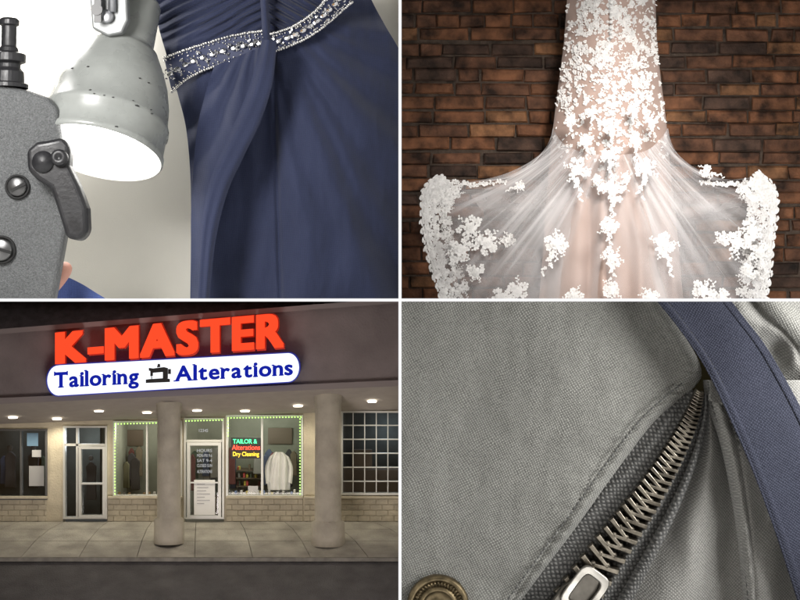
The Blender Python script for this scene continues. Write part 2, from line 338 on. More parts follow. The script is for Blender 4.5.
try:
    skin=mat('skin',(0.58,0.29,0.22),0.5,var=.08,vs=10)
    P=lambda x,y,d=16.45:W(x,y,d)
    ch=[[(P(-30,400),.22,None),(P(-12,362),.26,0),(P(8,335),.26,1)]]
    ch.append([(P(28,312),.10,2),(P(46,292,16.4),.10,3),(P(60,276,16.4),.095,4),(P(70,262,16.4),.082,5)])
    ch.append([(P(36,322),.095,2),(P(58,308),.088,7),(P(74,306),.08,8),(P(80,318),.068,9)])
    ch.append([(P(36,335),.09,2),(P(58,326),.085,11),(P(72,322),.075,12),(P(72,336),.06,13)])
    ch.append([(P(30,350),.08,2),(P(48,346),.075,15),(P(58,346),.065,16),(P(58,356),.055,17)])
    ch.append([(P(-8,330,16.35),.1,1),(P(6,310,16.32),.09,19),(P(20,296,16.32),.075,20)])
    ho=skinned('hand',ch,skin)
except Exception as e: print('hand fail',e)
# ================================================================ PANEL 2  wedding dress on brick
PANEL=2
bw=empty('brick_wall')
mb=MB(); mb.boxpx(390,-120,960,300,17.585,17.9); mb.obj('mortar',mat('dark_mortar',(0.060,0.042,0.031),0.95,var=.5,vs=10,bump=1,bs=24),bw)
mb=MB(); D=17.55; y0=-110
while y0<304:
    rh=random.uniform(12.8,14.6); x=380-random.uniform(0,50); sl=random.uniform(-.006,.006)
    hdr=random.random()<.14
    while x<940:
        L_=(random.uniform(22,27) if (hdr or random.random()<.08) else random.uniform(40,52)); g=random.uniform(1.0,2.6)
        x0=x;x1=x+L_; dj=random.uniform(-.022,.018); j=lambda s=0.9:random.uniform(-s,s)
        t=random.random()
        if t<.16: c=(0.052,0.029,0.020)
        elif t<.50: c=(0.098,0.044,0.024)
        elif t<.90: c=(0.132,0.056,0.027)
        else: c=(0.165,0.078,0.036)
        k=random.uniform(.78,1.08); c=tuple(q*k for q in c)
        ys=y0+sl*(x-600)
        cs=[(x0+j(),ys+rh-g+j(.7)),(x1-g+j(),ys+rh-g+j(.7)),(x1-g+j(),ys+j(.7)),(x0+j(),ys+j(.7))]
        cx=(x0+x1)/2; cy=ys+rh/2
        rb=[W(a,b,D+.12) for a,b in cs]; rm=[W(a,b,D+dj+.02) for a,b in cs]
        ins=lambda a,b,s:(a+(s if a<cx else -s),b+(s if b<cy else -s))
        rf=[W(*ins(a,b,1.4+j(.7)),D+dj+random.uniform(-.008,.008)) for a,b in cs]
        mb.add(rb+rm+rf,[(0,1,5,4),(1,2,6,5),(2,3,7,6),(3,0,4,7),(4,5,9,8),(5,6,10,9),(6,7,11,10),(7,4,8,11),(8,9,10,11)],c)
        x=x1
    y0+=rh
mb.obj('bricks',mat('brick',(0.3,.12,.06),.8,attr='Col',var=.8,vs=6,bump=1.0,bs=18,spec=.3),bw)
wd=empty('wedding_dress')
nude=mat('nude_satin',(0.44,0.32,0.275),.6,var=.05,vs=4,sheen=.2)
Lb=[(568,-15),(564,40),(559,80),(554,120),(550,155),(546,200),(543,250),(538,310)]; Rb=[(655,-15),(657,40),(661,80),(666,120),(669,155),(674,200),(679,250),(684,310)]
def dbody(u,v,x,y):
    k=max(0,(y-110)/190)
    return 16.95-0.42*math.sin(math.pi*min(max(u,0.0),1))**.7 + k*(0.07*math.sin(u*24+n2(u*5,v)*2))*1.2+0.015*n2(x*.05,y*.05)
sheet('lining',nude,Lb,Rb,dbody,90,100,wd)
inner=[(553,128),(562,142),(582,152),(611,155),(642,152),(658,142),(668,128)]
outer=[(443,179),(428,196),(430,240),(444,290),(466,335),(611,350),(746,335),(762,290),(768,240),(771,196),(756,177)]
def toff(u,v):
    e=abs(2*v-1)**3.2
    return (0, e*30*math.sin(math.pi*u**.62))
def tuld(amp,ph,d0,N):
    def f(u,v,x,y):
        return d0-0.35*math.sin(math.pi*v)*(1-u*.3)+amp*(0.25+u)*math.sin(v*N+ph+n2(v*6,u*2,ph)*2.5)+.05*n2(x*.02,y*.02,ph)
    return f
def tdens(N,ph):
    def f(u,v,x,y):
        s=n2(v*N,u*1.3,ph)*.5+.5; s2=n2(v*N*3.3,u*2,ph+4)*.5+.5
        return max(0,min(1,(s*.6+s2*.5)**2.8*(1.35-.85*u)*1.35 + .5*math.exp(-((min(v,1-v))/.012)**2)))
    return f
tul=sheer('tulle',(0.76,0.74,0.75),0.095,0.58)
sheet('tulle_overlay',tul,inner,outer,tuld(.05,0,16.75,44),70,260,wd,offs=toff,dens=tdens(34,0))
sheet('tulle_underlay',tul,inner,[(462,190),(440,207),(440,240),(455,290),(480,335),(611,350),(730,335),(750,290),(756,240),(758,207),(742,190)],tuld(.05,2,16.95,36),60,220,wd,offs=toff,dens=tdens(26,9))
hem=sheer('tulle_gather',(0.76,0.73,0.72),0.08,0.7)
sheet('gathered_hem',hem,[(470,194),(520,188),(560,182),(611,186),(660,182),(700,188),(746,192)],[(485,216),(520,222),(560,222),(611,228),(660,222),(700,224),(738,214)],lambda u,v,x,y:17.1-.25*math.sin(math.pi*v)-.08*math.sin(u*3.1)+.02*math.sin(u*15+v*8),24,120,wd,dens=lambda u,v,x,y:(.3+.7*abs(n2(v*16,u*3)))*math.sin(math.pi*u))
lace=mat('white_lace',(0.74,0.725,0.715),.8,var=.16,vs=24,sheen=.1)
lm=MB()
def petal(c,ang,L_,w_,d,tilt=0):
    pts=[]; n=7
    for i in range(n):
        a=2*math.pi*i/n; x=L_*(.5+.5*math.cos(a)); y=w_*.5*math.sin(a)*(1+.25*math.cos(a))
        pts.append(W(c[0]+x*math.cos(ang)-y*math.sin(ang),c[1]+x*math.sin(ang)+y*math.cos(ang),d-0.004*math.sin(math.pi*(.5+.5*math.cos(a)))+random.uniform(-.0012,.0012)))
    lm.add(pts,[tuple(range(n))])
def flower(x,y,r,d,n=5):
    a0=random.uniform(0,6)
    for i in range(n):
        a=a0+i*2*math.pi/n
        petal((x+.14*r*math.cos(a),y+.14*r*math.sin(a)),a,r*random.uniform(.72,.92),r*.72,d+random.uniform(-.002,.002))
    if r>4:
        for i in range(n):
            a=a0+(i+.5)*2*math.pi/n; petal((x,y),a,r*.5,r*.36,d-.008)
    lm.ball(W(x,y,d-.006),r*.0016,5,3)
def twig(x,y,a,L_,d):
    """curling lace vine with rounded leaves either side"""
    pts=[];px,py,b=x,y,a; k=random.uniform(-.3,.3)
    for i in range(6):
        pts.append(W(px,py,d))
        if i: petal((px,py),b+random.uniform(.5,1.1)*(1 if i%2 else -1),L_*.30*random.uniform(.7,1.1),L_*.17,d)
        px+=math.cos(b)*L_/5; py+=math.sin(b)*L_/5; b+=k
    lm.tube(pts,.0035,3)
def spray(x,y,R,d,dirn=None,n=7):
    flower(x,y,R*.50,d-.008,6)
    a0=random.uniform(0,6)
    for i in range(n):
        a=a0+2*math.pi*i/n+random.uniform(-.3,.3); rr=R*random.uniform(.55,.85)
        fx,fy=x+rr*math.cos(a),y+rr*math.sin(a)
        if i%3: flower(fx,fy,R*random.uniform(.22,.34),d)
        else: twig(x+R*.35*math.cos(a),y+R*.35*math.sin(a),a,R*.75,d)
        petal((x+.3*R*math.cos(a+.4),y+.3*R*math.sin(a+.4)),a+.4,R*.5,R*.24,d+.004)
    if dirn is not None:
        for q in range(5):
            t=R*(.8+.36*q); a=dirn+random.uniform(-.12,.12); flower(x+t*math.cos(a),y+t*math.sin(a),R*(.26-.035*q),d)
            petal((x+t*math.cos(a),y+t*math.sin(a)),a+(.8 if q%2 else -.8),R*.34,R*.16,d)
def bodyx(y):
    best=None
    for k in range(60):
        a=cr(Lb,k/59); b=cr(Rb,k/59)
        if best is None or abs(a[1]-y)<best[0]: best=(abs(a[1]-y),a[0],b[0],k/59)
    return best[1],best[2],best[3]
rows=[bodyx(y) for y in range(-10,200)]
for k in range(5200):
    y=random.uniform(-10,190); u=random.uniform(.01,.99)
    dens=1 if y<95 else max(0,1-(y-95)/75)
    pat=n2(u*8,y*.09,7)
    dens*= 1 if pat>-.06 else (.4 if pat>-.18 else .08)
    dens=max(dens,0.5*math.exp(-((u-.5)/.10)**2) if y<190 else 0)
    if random.random()>dens*.85: continue
    l,r,v=rows[int(y+10)]; x=l+(r-l)*u; d=dbody(u,v,x,y)-.010-random.uniform(0,.006)
    q=random.random()
    if q<.40: flower(x,y,random.uniform(1.4,3.2),d)
    else: petal((x,y),random.uniform(0,6.3),random.uniform(1.8,4.2),random.uniform(1.0,1.8),d)
for y in range(-8,40,5): lm.ball(W(611,y,16.46),.02,8,5)
for (x,y,R,dn) in [(611,128,9,1.57),(610,155,11,1.57),(613,190,13,1.57),(609,226,11,1.57),(612,258,11,1.57),(611,290,11,None),(577,170,13,1.5),(645,168,13,1.7),(592,112,7,1.6),(633,110,7,1.5),(570,120,7,1.5),(650,120,7,1.5),(598,180,6,1.5),(626,177,6,1.5),(556,244,14,1.9),(664,244,14,1.3),(586,140,8,1.5),(636,142,8,1.6),
    (487,243,14,2.9),(470,228,14,None),(508,240,8,None),(460,250,13,2),(737,243,14,.3),(752,230,13,None),(722,238,8,None),(760,253,12,1.3),(517,291,13,2.6),(500,297,11,None),(703,291,13,.6),(722,297,11,None),(476,272,10,None),(748,272,10,None),(574,296,10,None),(650,296,10,None),(706,171,8,.3),(519,186,6,2.8)]:
    spray(x,y,R,16.28 if abs(x-611)<90 else 16.5,dn)
def border(v0,v1,n,wd_):
    for i in range(n):
        v=v0+(v1-v0)*i/(n-1); p=cr(outer,v); q=cr(outer,min(1,v+.004)); o=cr(outer,max(0,v-.004))
        t=Vector((q[0]-o[0],q[1]-o[1])).normalized(); nn=Vector((-t.y,t.x))
        if (Vector((611,190))-Vector(p[:2])).dot(nn)<0: nn=-nn
        d=16.60+random.uniform(-.008,.008)
        sc_=abs(math.sin(i*math.pi/8))
        for e_ in (0,3.4): petal((p[0]-nn.x*(7*sc_-e_),p[1]-nn.y*(7*sc_-e_)),math.atan2(t.y,t.x)+random.uniform(-.3,.3),4.8,2.0,d)
        if i%8==4:
            flower(p[0]-nn.x*1.0,p[1]-nn.y*1.0,5.2,d,6)
            flower(p[0]+nn.x*8,p[1]+nn.y*8,4.2,d,5)
        if i%8==0: flower(p[0]+nn.x*5,p[1]+nn.y*5,3.6,d,5)
        for q_ in range(2):
            s_=random.uniform(3,wd_)*random.uniform(.6,1.05)
            if n2(p[0]*.12+s_*.1,p[1]*.12,3)<-.02: continue
            x=p[0]+nn.x*s_+t.x*random.uniform(-3,3); y=p[1]+nn.y*s_+t.y*random.uniform(-3,3)
            if random.random()<.45: flower(x,y,random.uniform(1.8,3.0),d)
            else: petal((x,y),random.uniform(0,6.3),random.uniform(2.5,4.5),random.uniform(1.2,2),d)
        if i%12==0: spray(p[0]+nn.x*wd_,p[1]+nn.y*wd_,8,d,None,7)
border(0,.39,170,18); border(.61,1,170,18)
for i in range(40):
    t=i/39
    for sgn,x0,x1 in((1,443,506),(-1,756,700)):
        x=x0+(x1-x0)*t; y=181+3*math.sin(t*3)+random.uniform(-3,4)*(1-t)
        (flower(x,y,random.uniform(2,3.6)*(1.1-t*.6),16.62) if i%2 else petal((x,y),random.uniform(0,6),4,2,16.62))
lm.obj('lace_applique',lace,wd)
# ================================================================ PANEL 3  storefront at night
PANEL=3
sky=MB(); sky.boxpx(-300,-50,420,620,20.0,20.1); sky.obj('sky',emis('night_sky',(0.012,0.013,0.02),1.0))
bld=empty('storefront_building')
cream=mat('cream_stucco',(0.54,0.48,0.36),.85,var=.12,vs=6,bump=.3,bs=50)
stone=mat('stone_veneer',(0.48,0.43,0.33),.85,var=.15,vs=9,bump=.3,bs=40)
frame=mat('aluminium_frame',(0.60,0.60,0.57),.4,metal=.2); dfr=mat('dark_frame',(0.10,.10,.10),.4)
fasc=mat('fascia_stucco',(0.19,0.162,0.160),.9,var=.16,vs=3,bump=.3,bs=40)
roofm=mat('roof_shingle',(0.07,0.065,0.07),.9,var=.3,vs=10,bump=.6,bs=25)
dF=17.4
mb=MB()
ops=[(-60,429,47,500),(63,426,107,519),(113,421,182,497),(184,418,224,519),(226,415,303,497),(341,411,470,495)]
x=-120
for (a,b,c,d) in ops:
    if a>x: mb.boxpx(x,398,a,524,dF,dF+.12)
    mb.boxpx(a,398,c,b,dF,dF+.12)
    if d<510: mb.boxpx(a,d,c,524,dF,dF+.12)
    x=c
mb.obj('front_wall',cream,bld)
mb=MB()
for (a,c) in((-100,47),(107.5,182),(226,303),(304,470)):
    y=499
    for r in range(4):
        xx=a-(r%2)*6
        while xx<c-1:
            x0=max(xx,a);x1=min(xx+12,c)
            if x1-x0>1: mb.boxpx(x0+.15,y+.15,x1-.15,y+5.35,dF-.014,dF-.002)
            xx+=12
        y+=5.6
    mb.boxpx(a,496.5,c,498.8,dF-.06,dF-.002)
mb.obj('stone_base',stone,bld,bevel=.003,seg=1)
fr=MB(); gl=MB(); df_=MB()
def fr_rect(M,a,b,c,d,t,d0,d1):
    M.boxpx(a,b,c,b+t,d0,d1);M.boxpx(a,d-t,c,d,d0,d1);M.boxpx(a,b+t,a+t,d-t,d0,d1);M.boxpx(c-t,b+t,c,d-t,d0,d1)
for i,(a,b,c,d) in enumerate(ops):
    fr_rect(df_ if i in(0,) else fr,a,b,c,d,1.8,dF-.03,dF+.06)
    g=[W(a+1,d-1,dF+.03),W(c-1,d-1,dF+.03),W(c-1,b+1,dF+.03),W(a+1,b+1,dF+.03)]; gl.add(g,[(0,1,2,3)])
df_.boxpx(20,431,21.4,498,dF-.02,dF+.05)
fr.boxpx(146,423,147.5,495,dF-.02,dF+.05); fr.boxpx(261,417,263,495,dF-.02,dF+.05)
fr.boxpx(76,428,78,519,dF-.02,dF+.05); fr.boxpx(65,444,105,446,dF-.02,dF+.05); fr_rect(fr,78.5,446.5,105,518,2.6,dF-.045,dF+.02); fr.boxpx(81,483,102.5,484.5,dF-.05,dF)
fr.boxpx(186,440,222,442,dF-.02,dF+.05); fr_rect(fr,187,442.5,221,518.5,3.0,dF-.045,dF+.02); fr.boxpx(190,482,218,483.4,dF-.07,dF-.05)
for k in range(1,6): fr.boxpx(341+k*11.6,413,341.9+k*11.6,493,dF-.01,dF+.03)
for k in range(1,6): fr.boxpx(343,411+k*14,470,411.9+k*14,dF-.014,dF+.034)
fr.obj('window_and_door_frames',frame,bld); df_.obj('dark_window_frame',dfr,bld); gl.obj('window_glass',glassm('shop_glass',.06),bld)
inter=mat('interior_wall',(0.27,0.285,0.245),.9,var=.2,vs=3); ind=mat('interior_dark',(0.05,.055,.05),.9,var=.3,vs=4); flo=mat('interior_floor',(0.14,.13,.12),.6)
mb=MB(); mb.boxpx(100,395,330,545,dF+1.3,dF+1.4); mb.boxpx(108,400,109.5,535,dF+.13,dF+1.3); mb.boxpx(312,400,313.5,535,dF+.13,dF+1.3); mb.obj('shop_interior_walls',inter,bld)
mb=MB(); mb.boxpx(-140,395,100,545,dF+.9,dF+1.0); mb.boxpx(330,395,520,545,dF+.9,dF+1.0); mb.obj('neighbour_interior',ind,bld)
mb=MB(); mb.boxpx(-140,526,520,528,dF+.13,dF+1.3); mb.boxpx(-140,402,520,404,dF+.13,dF+1.3); mb.obj('interior_floor_ceiling',flo,bld)
mb=MB(); mb.boxpx(112,500,160,520,dF+.7,dF+1.0); mb.boxpx(200,498,300,522,dF+.8,dF+1.1); mb.boxpx(120,430,143,446,dF+1.27,dF+1.299); mb.boxpx(268,428,292,444,dF+1.27,dF+1.299)
for k in range(4): mb.boxpx(236,470+k*8,262,471+k*8,dF+1.0,dF+1.25)
mb.boxpx(343,470,400,494,dF+.5,dF+.8); mb.boxpx(352,450,372,470,dF+.6,dF+.7)
mb.obj('counter_and_shelves',mat('dark_wood',(.13,.10,.075),.6),bld)
cloth=[(0.25,.25,.24),(0.05,.05,.06),(.14,.05,.05),(.06,.08,.14),(.18,.15,.11),(.3,.29,.25),(.07,.1,.075)]
rack=MB()
def garment(M,x,y,w_,h,d,col):
    M.prism([(x-w_*.12,y),(x+w_*.12,y),(x+w_*.5,y+h*.12),(x+w_*.42,y+h*.45),(x+w_*.5,y+h),(x-w_*.5,y+h),(x-w_*.42,y+h*.45),(x-w_*.5,y+h*.12)],d,d+.05,col)
for k in range(30):
    x=random.uniform(116,298); garment(rack,x,random.uniform(446,456),random.uniform(5,9),random.uniform(24,38),dF+.9+random.uniform(-.1,.3),random.choice(cloth))
for k in range(30):
    x=random.uniform(236,262); y=random.choice([470,478,486,494]); rack.boxpx(x,y-random.uniform(3,6),x+2.2,y,dF+1.02,dF+1.1,random.choice(cloth+[(.6,.1,.1),(.6,.5,.1)]))
for x in(10,33): garment(rack,x,452,11,36,dF+.4,(.03,.03,.035)); rack.ball(W(x,448,dF+.4),.035,8,6,(.05,.05,.05))
for k in range(8): garment(rack,random.uniform(-20,44),456,7,28,dF+.7,random.choice(cloth))
garment(rack,91,462,10,38,dF+.35,(.02,.02,.02)); rack.ball(W(91,458,dF+.35),.03,8,6,(.05,.05,.05))
garment(rack,135,458,9,32,dF+.3,(.02,.02,.02)); garment(rack,126,462,6,26,dF+.5,(.12,.12,.07))
rack.obj('display_garments',mat('assorted_cloth',(.3,.3,.3),.9,attr='Col',var=.15,vs=12),bld,bevel=.006,seg=1)
sh=empty('white_shirt')
shm=mat('shirt_cloth',(.80,.80,.77),.85,var=.05)
sheet('shirt_body',shm,[(275,452),(270,458),(268,470),(267,480),(268,490)],[(283,452),(288,458),(289,470),(290,480),(290,490)],lambda u,v,x,y:dF+.14-.05*math.sin(u*3.1)+.02*math.sin(u*20+v*2),24,16,sh)
sheet('shirt_sleeve',shm,[(285,454),(289,466),(288,482)],[(289,457),(293,468),(292,484)],lambda u,v,x,y:dF+.12-.03*math.sin(u*3.1),8,12,sh)
sheet('shirt_sleeve_b',shm,[(269,457),(265,468),(266,484)],[(273,454),(270,466),(270,482)],lambda u,v,x,y:dF+.12-.03*math.sin(u*3.1),8,12,sh)
mb=MB()
for k in range(26):
    x=229+k*2.8
    if x>300: break
    h=random.uniform(2.5,7); mb.boxpx(x,496-h,x+2,496,dF+.1,dF+.14,random.choice([(.7,.7,.7),(.6,.15,.1),(.7,.6,.2),(.2,.3,.6),(.8,.8,.75),(.1,.1,.1)]))
for k in range(10):
    x=118+k*5; h=random.uniform(1.5,4); mb.boxpx(x,496-h,x+2.2,496,dF+.1,dF+.14,random.choice([(.5,.5,.5),(.3,.2,.1),(.1,.1,.1)]))
mb.obj('sill_items',mat('spools',(.5,.5,.5),.5,attr='Col'),bld)
mb=MB(); mb.boxpx(194,480,215,515,dF-.06,dF-.05,(.80,.80,.78)); mb.boxpx(248,486,258,495,dF+.06,dF+.07,(.6,.6,.6)); mb.boxpx(27,433,38,446,dF+.06,dF+.07,(.2,.35,.5)); mb.boxpx(32,450,41,457,dF+.06,dF+.07,(.6,.6,.6)); mb.boxpx(29,466,44,486,dF+.06,dF+.07,(.45,.45,.45))
mb.obj('paper_notices',mat('paper',(.7,.7,.7),.7,attr='Col'),bld)
mb=MB()
for k in range(7): mb.boxpx(197,484+k*3.2,197+random.uniform(6,14),484.5+k*3.2,dF-.064,dF-.062)
mb.obj('notice_print',mat('ink',(.3,.3,.32),.7),bld)
mb=MB()
for k,(s,y) in enumerate([('HOURS',452),('MON-FRI 9-6',457),('SAT 9-4',462),('CLOSED SUN',467),('ALTERATIONS',473)]): text_fit(mb,s,197,212,y,y,3,3,dF-.0,thick=.004)
text_fit(mb,'12345',199,208,432,432,3.0,3.0,dF-.0,thick=.004)
mb.obj('door_lettering',emis('self_glow_vinyl',(.6,.6,.6),.8),bld)  # letters emit a little, in place of light falling on them
mb=MB()
def leds(x0,y0,x1,y1,st=3.0):
    n=int(math.hypot(x1-x0,y1-y0)/st)
    for i in range(n+1): t=i/n; mb.ball(W(x0+(x1-x0)*t,y0+(y1-y0)*t,dF-.05),.0085,6,4)
leds(115,424,156,423);leds(115,426,115,494);leds(228,418,301,417);leds(300,419,300,494);leds(228,420,228,436); leds(186,421,222,420)
mb.obj('led_string',emis('led_green_yellow',(.50,.90,.20),2.0),bld)
# fascia, soffit, roof
mb=MB(); fb=lambda x:403-x*.045
ft=lambda x:332-x*.078
p=[W(-140,fb(-140),16.3),W(420,fb(420),16.3),W(420,ft(420),16.3),W(-140,ft(-140),16.3)]; mb.box8(p+[q+Vector((0,.12,0)) for q in p]); mb.obj('fascia',fasc,bld)
mb=MB()
p=[W(-140,fb(-140)+1,16.25),W(420,fb(420)+1,16.25),W(420,fb(420)-5,16.25),W(-140,fb(-140)-5,16.25)]; mb.box8(p+[q+Vector((0,.045,0)) for q in p])
p=[W(-140,ft(-140)+2,16.22),W(420,ft(420)+2,16.22),W(420,ft(420)-3,16.22),W(-140,ft(-140)-3,16.22)]; mb.box8(p+[q+Vector((0,.2,0)) for q in p])
mb.obj('fascia_trim',mat('trim_paint',(0.23,.20,.195),.8),bld)
mb=MB()
for r in range(7):
    a0=ft(-140)-3-r*6; b0=ft(420)-3-r*6; d0=16.44+r*.07
    p=[W(-140,a0,d0),W(420,b0,d0),W(420,b0-7,d0+.05),W(-140,a0-7,d0+.05)]; mb.box8(p+[q+Vector((0,.03,0)) for q in p])
mb.obj('roof_shingles',roofm,bld)
mb=MB(); p=[W(-140,fb(-140)+.5,16.42),W(420,fb(420)+.5,16.42),W(420,409,dF-.003),W(-140,429,dF-.003)]; mb.add(p+[q+Vector((0,0,.06)) for q in p],[(0,1,2,3),(7,6,5,4),(0,4,5,1),(2,6,7,3)]); mb.obj('soffit',mat('soffit_paint',(0.35,0.31,0.28),.85,var=.06),bld)
dl=MB()
for (x,y) in((13,416),(57,417.5),(99,409.5),(147,411),(197,409),(245,409.5),(298,404.5),(372,400)):
    f=(y-fb(x)-.5)/((429-(x+140)/560*20)-fb(x)-.5); f=min(max(f,.15),.9); d=16.42+(dF-16.42)*f; c=W(x,y,d)-Vector((0,0,.012))
    dl.lathe(c,(0,0,-1),[(0,.05),(.012,.045),(.012,0)],16)
    l=bpy.data.lights.new('downlight','SPOT'); l.energy=8.5; l.spot_size=2.6; l.spot_blend=.6; l.shadow_soft_size=.05; l.color=(1,.91,.72)
    o=bpy.data.objects.new('soffit_downlight',l); sc.collection.objects.link(o); o.location=c-Vector((0,0,.05)); o.parent=bld
dl.obj('downlight_lens',emis('downlight_glow',(1,.92,.75),7),bld,smooth=True)
colm=mat('column_stucco',(0.40,0.365,0.30),.85,var=.16,vs=6,bump=.35,bs=45)
def column(cx,yt,yb,rp,hb):
    d=16.75; k=d/F; o=W(cx,yb,d); H=(yb-yt)*k; r=rp*k; mb=MB()
    mb.lathe(o,(0,0,1),[(0,r*1.28),(hb*k,r*1.25),(hb*k+.015,r*1.05),(hb*k+.03,r*1.0),(H-.12,r*.97),(H-.11,r*1.04),(H-.05,r*1.04),(H-.04,r*1.1),(H,r*1.1)],40); mb.obj('column',colm,bld,smooth=True)
column(169,401,543,11.8,24); column(328,392,545,13.3,23)
for nm,x,y,d,e,c in(('shop_ceiling_light',150,430,18.1,6.5,(1,.95,.75)),('shop_ceiling_light',262,425,18.1,9,(.95,1,.8)),('neighbour_light',20,440,18.0,1.2,(.8,.9,1)),('neighbour_light',90,440,18.0,5.0,(.85,.95,1)),('neighbour_light',385,430,18.1,2.0,(.7,.85,1))):
    l=bpy.data.lights.new(nm,'POINT'); l.energy=e; l.color=c; l.shadow_soft_size=.12; o=bpy.data.objects.new(nm,l); sc.collection.objects.link(o); o.location=W(x,y,d); o.parent=bld
# signs
sg=empty('shop_sign')
mb=MB(); word(mb,'K-MASTER',57,284,362.5,345.5,31,34,16.12,.034,.10,gap=.06,cap=.74,square=True); mb.obj('red_channel_letters',emis('red_led_face',(1,.070,.022),1.15),sg)
mb=MB(); word(mb,'K-MASTER',57.8,285.4,363.8,346.8,32.5,35.5,16.2,.044,.06,gap=.045,cap=.74,square=True); mb.obj('letter_returns',mat('red_return',(.25,.02,.01),.5,emit=(1,.04,.01),es=.22),sg)
def pill(M,x0,x1,yc0,yc1,h0,h1,d0,d1,n=14):
    pts=[]
    for i in range(n+1):
        a=-math.pi/2+math.pi*i/n; pts.append((x1-h1*.75+h1*.75*math.cos(a),yc1+h1*math.sin(a)))
    for i in range(n+1):
        a=math.pi/2+math.pi*i/n; pts.append((x0+h0*.75+h0*.75*math.cos(a),yc0+h0*math.sin(a)))
    M.prism(pts,d0,d1)
mb=MB(); pill(mb,46,300,380.5,367.5,16.1,15.3,16.14,16.27); mb.obj('cabinet',mat('blue_cabinet',(.02,.03,.25),.4,emit=(.05,.08,.9),es=.15),sg)
mb=MB(); pill(mb,47.3,298.8,380.5,367.5,15.0,14.2,16.10,16.139); mb.obj('lit_face',emis('white_face',(.93,.96,1),1.3,True),sg)
blue=emis('blue_vinyl',(.008,.018,.40),.9)
mb=MB()
word(mb,'Tailoring',54,139,387.5,383,15.5,15.5,16.098,.030,.004,gap=.05,serif=True)
word(mb,'Alterations',175,293,381,374.5,15.5,15.5,16.098,.030,.004,gap=.05,serif=True)
mb.obj('blue_lettering',blue,sg)
mb=MB()
mb.prism([(146,383),(146,379.5),(150,379),(166,378),(170,379),(170,382)],16.095,16.08); mb.prism([(163,378.4),(163,372),(153,372.8),(153,376),(150.5,376.2),(150.5,371),(149,370.6),(149,367.8),(153,368.4),(164,367),(168,368),(168,378.2)],16.095,16.08)
mb.prism([(168.3,369),(171,369),(171,374),(168.3,374)],16.095,16.08); mb.prism([(151.3,376.4),(152.2,376.4),(152,380),(151.5,380)],16.094,16.082); mb.prism([(157,367.5),(158,363.8),(160,363.8),(160.5,367)],16.094,16.082)
mb.obj('sewing_machine_icon',mat('black_vinyl',(.01,.01,.01),.6),sg)
ns=empty('neon_sign')
mb=MB(); mb.boxpx(231,437.5,261,458.5,dF-.0,dF+.012); mb.obj('backing',mat('neon_back',(.02,.02,.02),.5),ns)
for s,y,c,x0,x1,h in(('TAILOR &',443.5,(.1,1,.35),233,257,4.6),('Alterations',449.8,(1,.09,.05),232,260,5.2),('Dry Cleaning',456,(1,.6,.05),233,259,4.4)):
    mb=MB(); text_fit(mb,s,x0,x1,y,y,h,h,dF-.008,thick=.012,hasdesc=.73); mb.obj('tubes_'+s.split()[0].lower(),emis('neon_'+s[:2],c,3.0),ns)
# sidewalk and road
R0=[(521.5,17.39),(529,17.12),(541,16.8),(558,16.32)]
def gy(t):
    x=t*3; i=min(int(x),2); f=x-i; return R0[i][0]+(R0[i+1][0]-R0[i][0])*f,R0[i][1]+(R0[i+1][1]-R0[i][1])*f
mb=MB(); xs=list(range(-200,520,44)); NR=3
for r in range(NR):
    ya,da=gy(r/NR+.003); yb,db=gy((r+1)/NR-.003)
    for k in range(len(xs)-1):
        v=random.uniform(.92,1.06)
        f=lambda x,t_:200+(x-200)*(1+.32*t_)
        t0=r/NR;t1=(r+1)/NR; g=.28
        p=[W(f(xs[k],t1)+g,yb,db),W(f(xs[k+1],t1)-g,yb,db),W(f(xs[k+1],t0)-g,ya,da),W(f(xs[k],t0)+g,ya,da)]
        mb.box8(p+[q-Vector((0,0,.03)) for q in p],(.36*v,.34*v,.30*v))
mb.obj('sidewalk',mat('concrete_slab',(.36,.33,.27),.9,attr='Col',var=.28,vs=4,bump=.4,bs=60))
mb=MB(); p=[W(-200,562,16.31),W(520,562,16.31),W(520,522.5,17.4),W(-200,522.5,17.4)]
mb.add([q-Vector((0,0,.012)) for q in p],[(0,1,2,3)]); mb.obj('sidewalk_bed',mat('joint_dark',(.2,.18,.155),.95))
mb=MB(); mb.boxpx(-200,557.6,520,561.8,16.27,16.315); mb.obj('kerb',mat('kerb_concrete',(.17,.16,.14),.9,var=.25,vs=12,bump=.4,bs=50),bevel=.01)
mb=MB(); p=[W(-300,640,15.0),W(620,640,15.0),W(620,561.5,16.3),W(-300,561.5,16.3)]; mb.add(p,[(0,1,2,3)]); mb.obj('road',mat('asphalt',(.095,.092,.094),.85,var=.25,vs=5,bump=.8,bs=90))
area('added_night_fill',W(120,760,12.2),W(190,450,16.8),1.6,105,(1,.92,.88))  # added fill from low in front, no lamp there; lifts road and fascia
# ================================================================ PANEL 4  jacket close-up
PANEL=4
jk=empty('jacket')
gt=weave('grey_twill',(0.40,0.395,0.365),(0.145,0.143,0.135),13.5,ang=(0.5,0.5+math.pi/2),bump=.6,blot=.08,fz_=.65)
gt2=weave('grey_twill_soft',(0.43,0.42,0.395),(0.19,0.188,0.178),13.5,ang=(0.8,.8+math.pi/2),bump=.5,blot=.10,fz_=.65)
tape=weave('zipper_tape',(0.22,0.215,0.205),(0.035,0.035,0.035),7.5,ang=(0.25,0.25+math.pi*.42),bump=1.0,blot=.08)
strapm=weave('navy_webbing',(0.050,0.054,0.078),(0.018,0.020,0.033),14,ang=(-.6,-.6+math.pi/2),bump=.5,blot=.10,fz_=.7,sheen=.05)
stm=mat('stitch_thread',(0.14,.14,.135),.8)
E=[(650,285),(684,335),(701,368),(694,388),(655,422),(617,470),(580,522),(548,565),(512,615)]
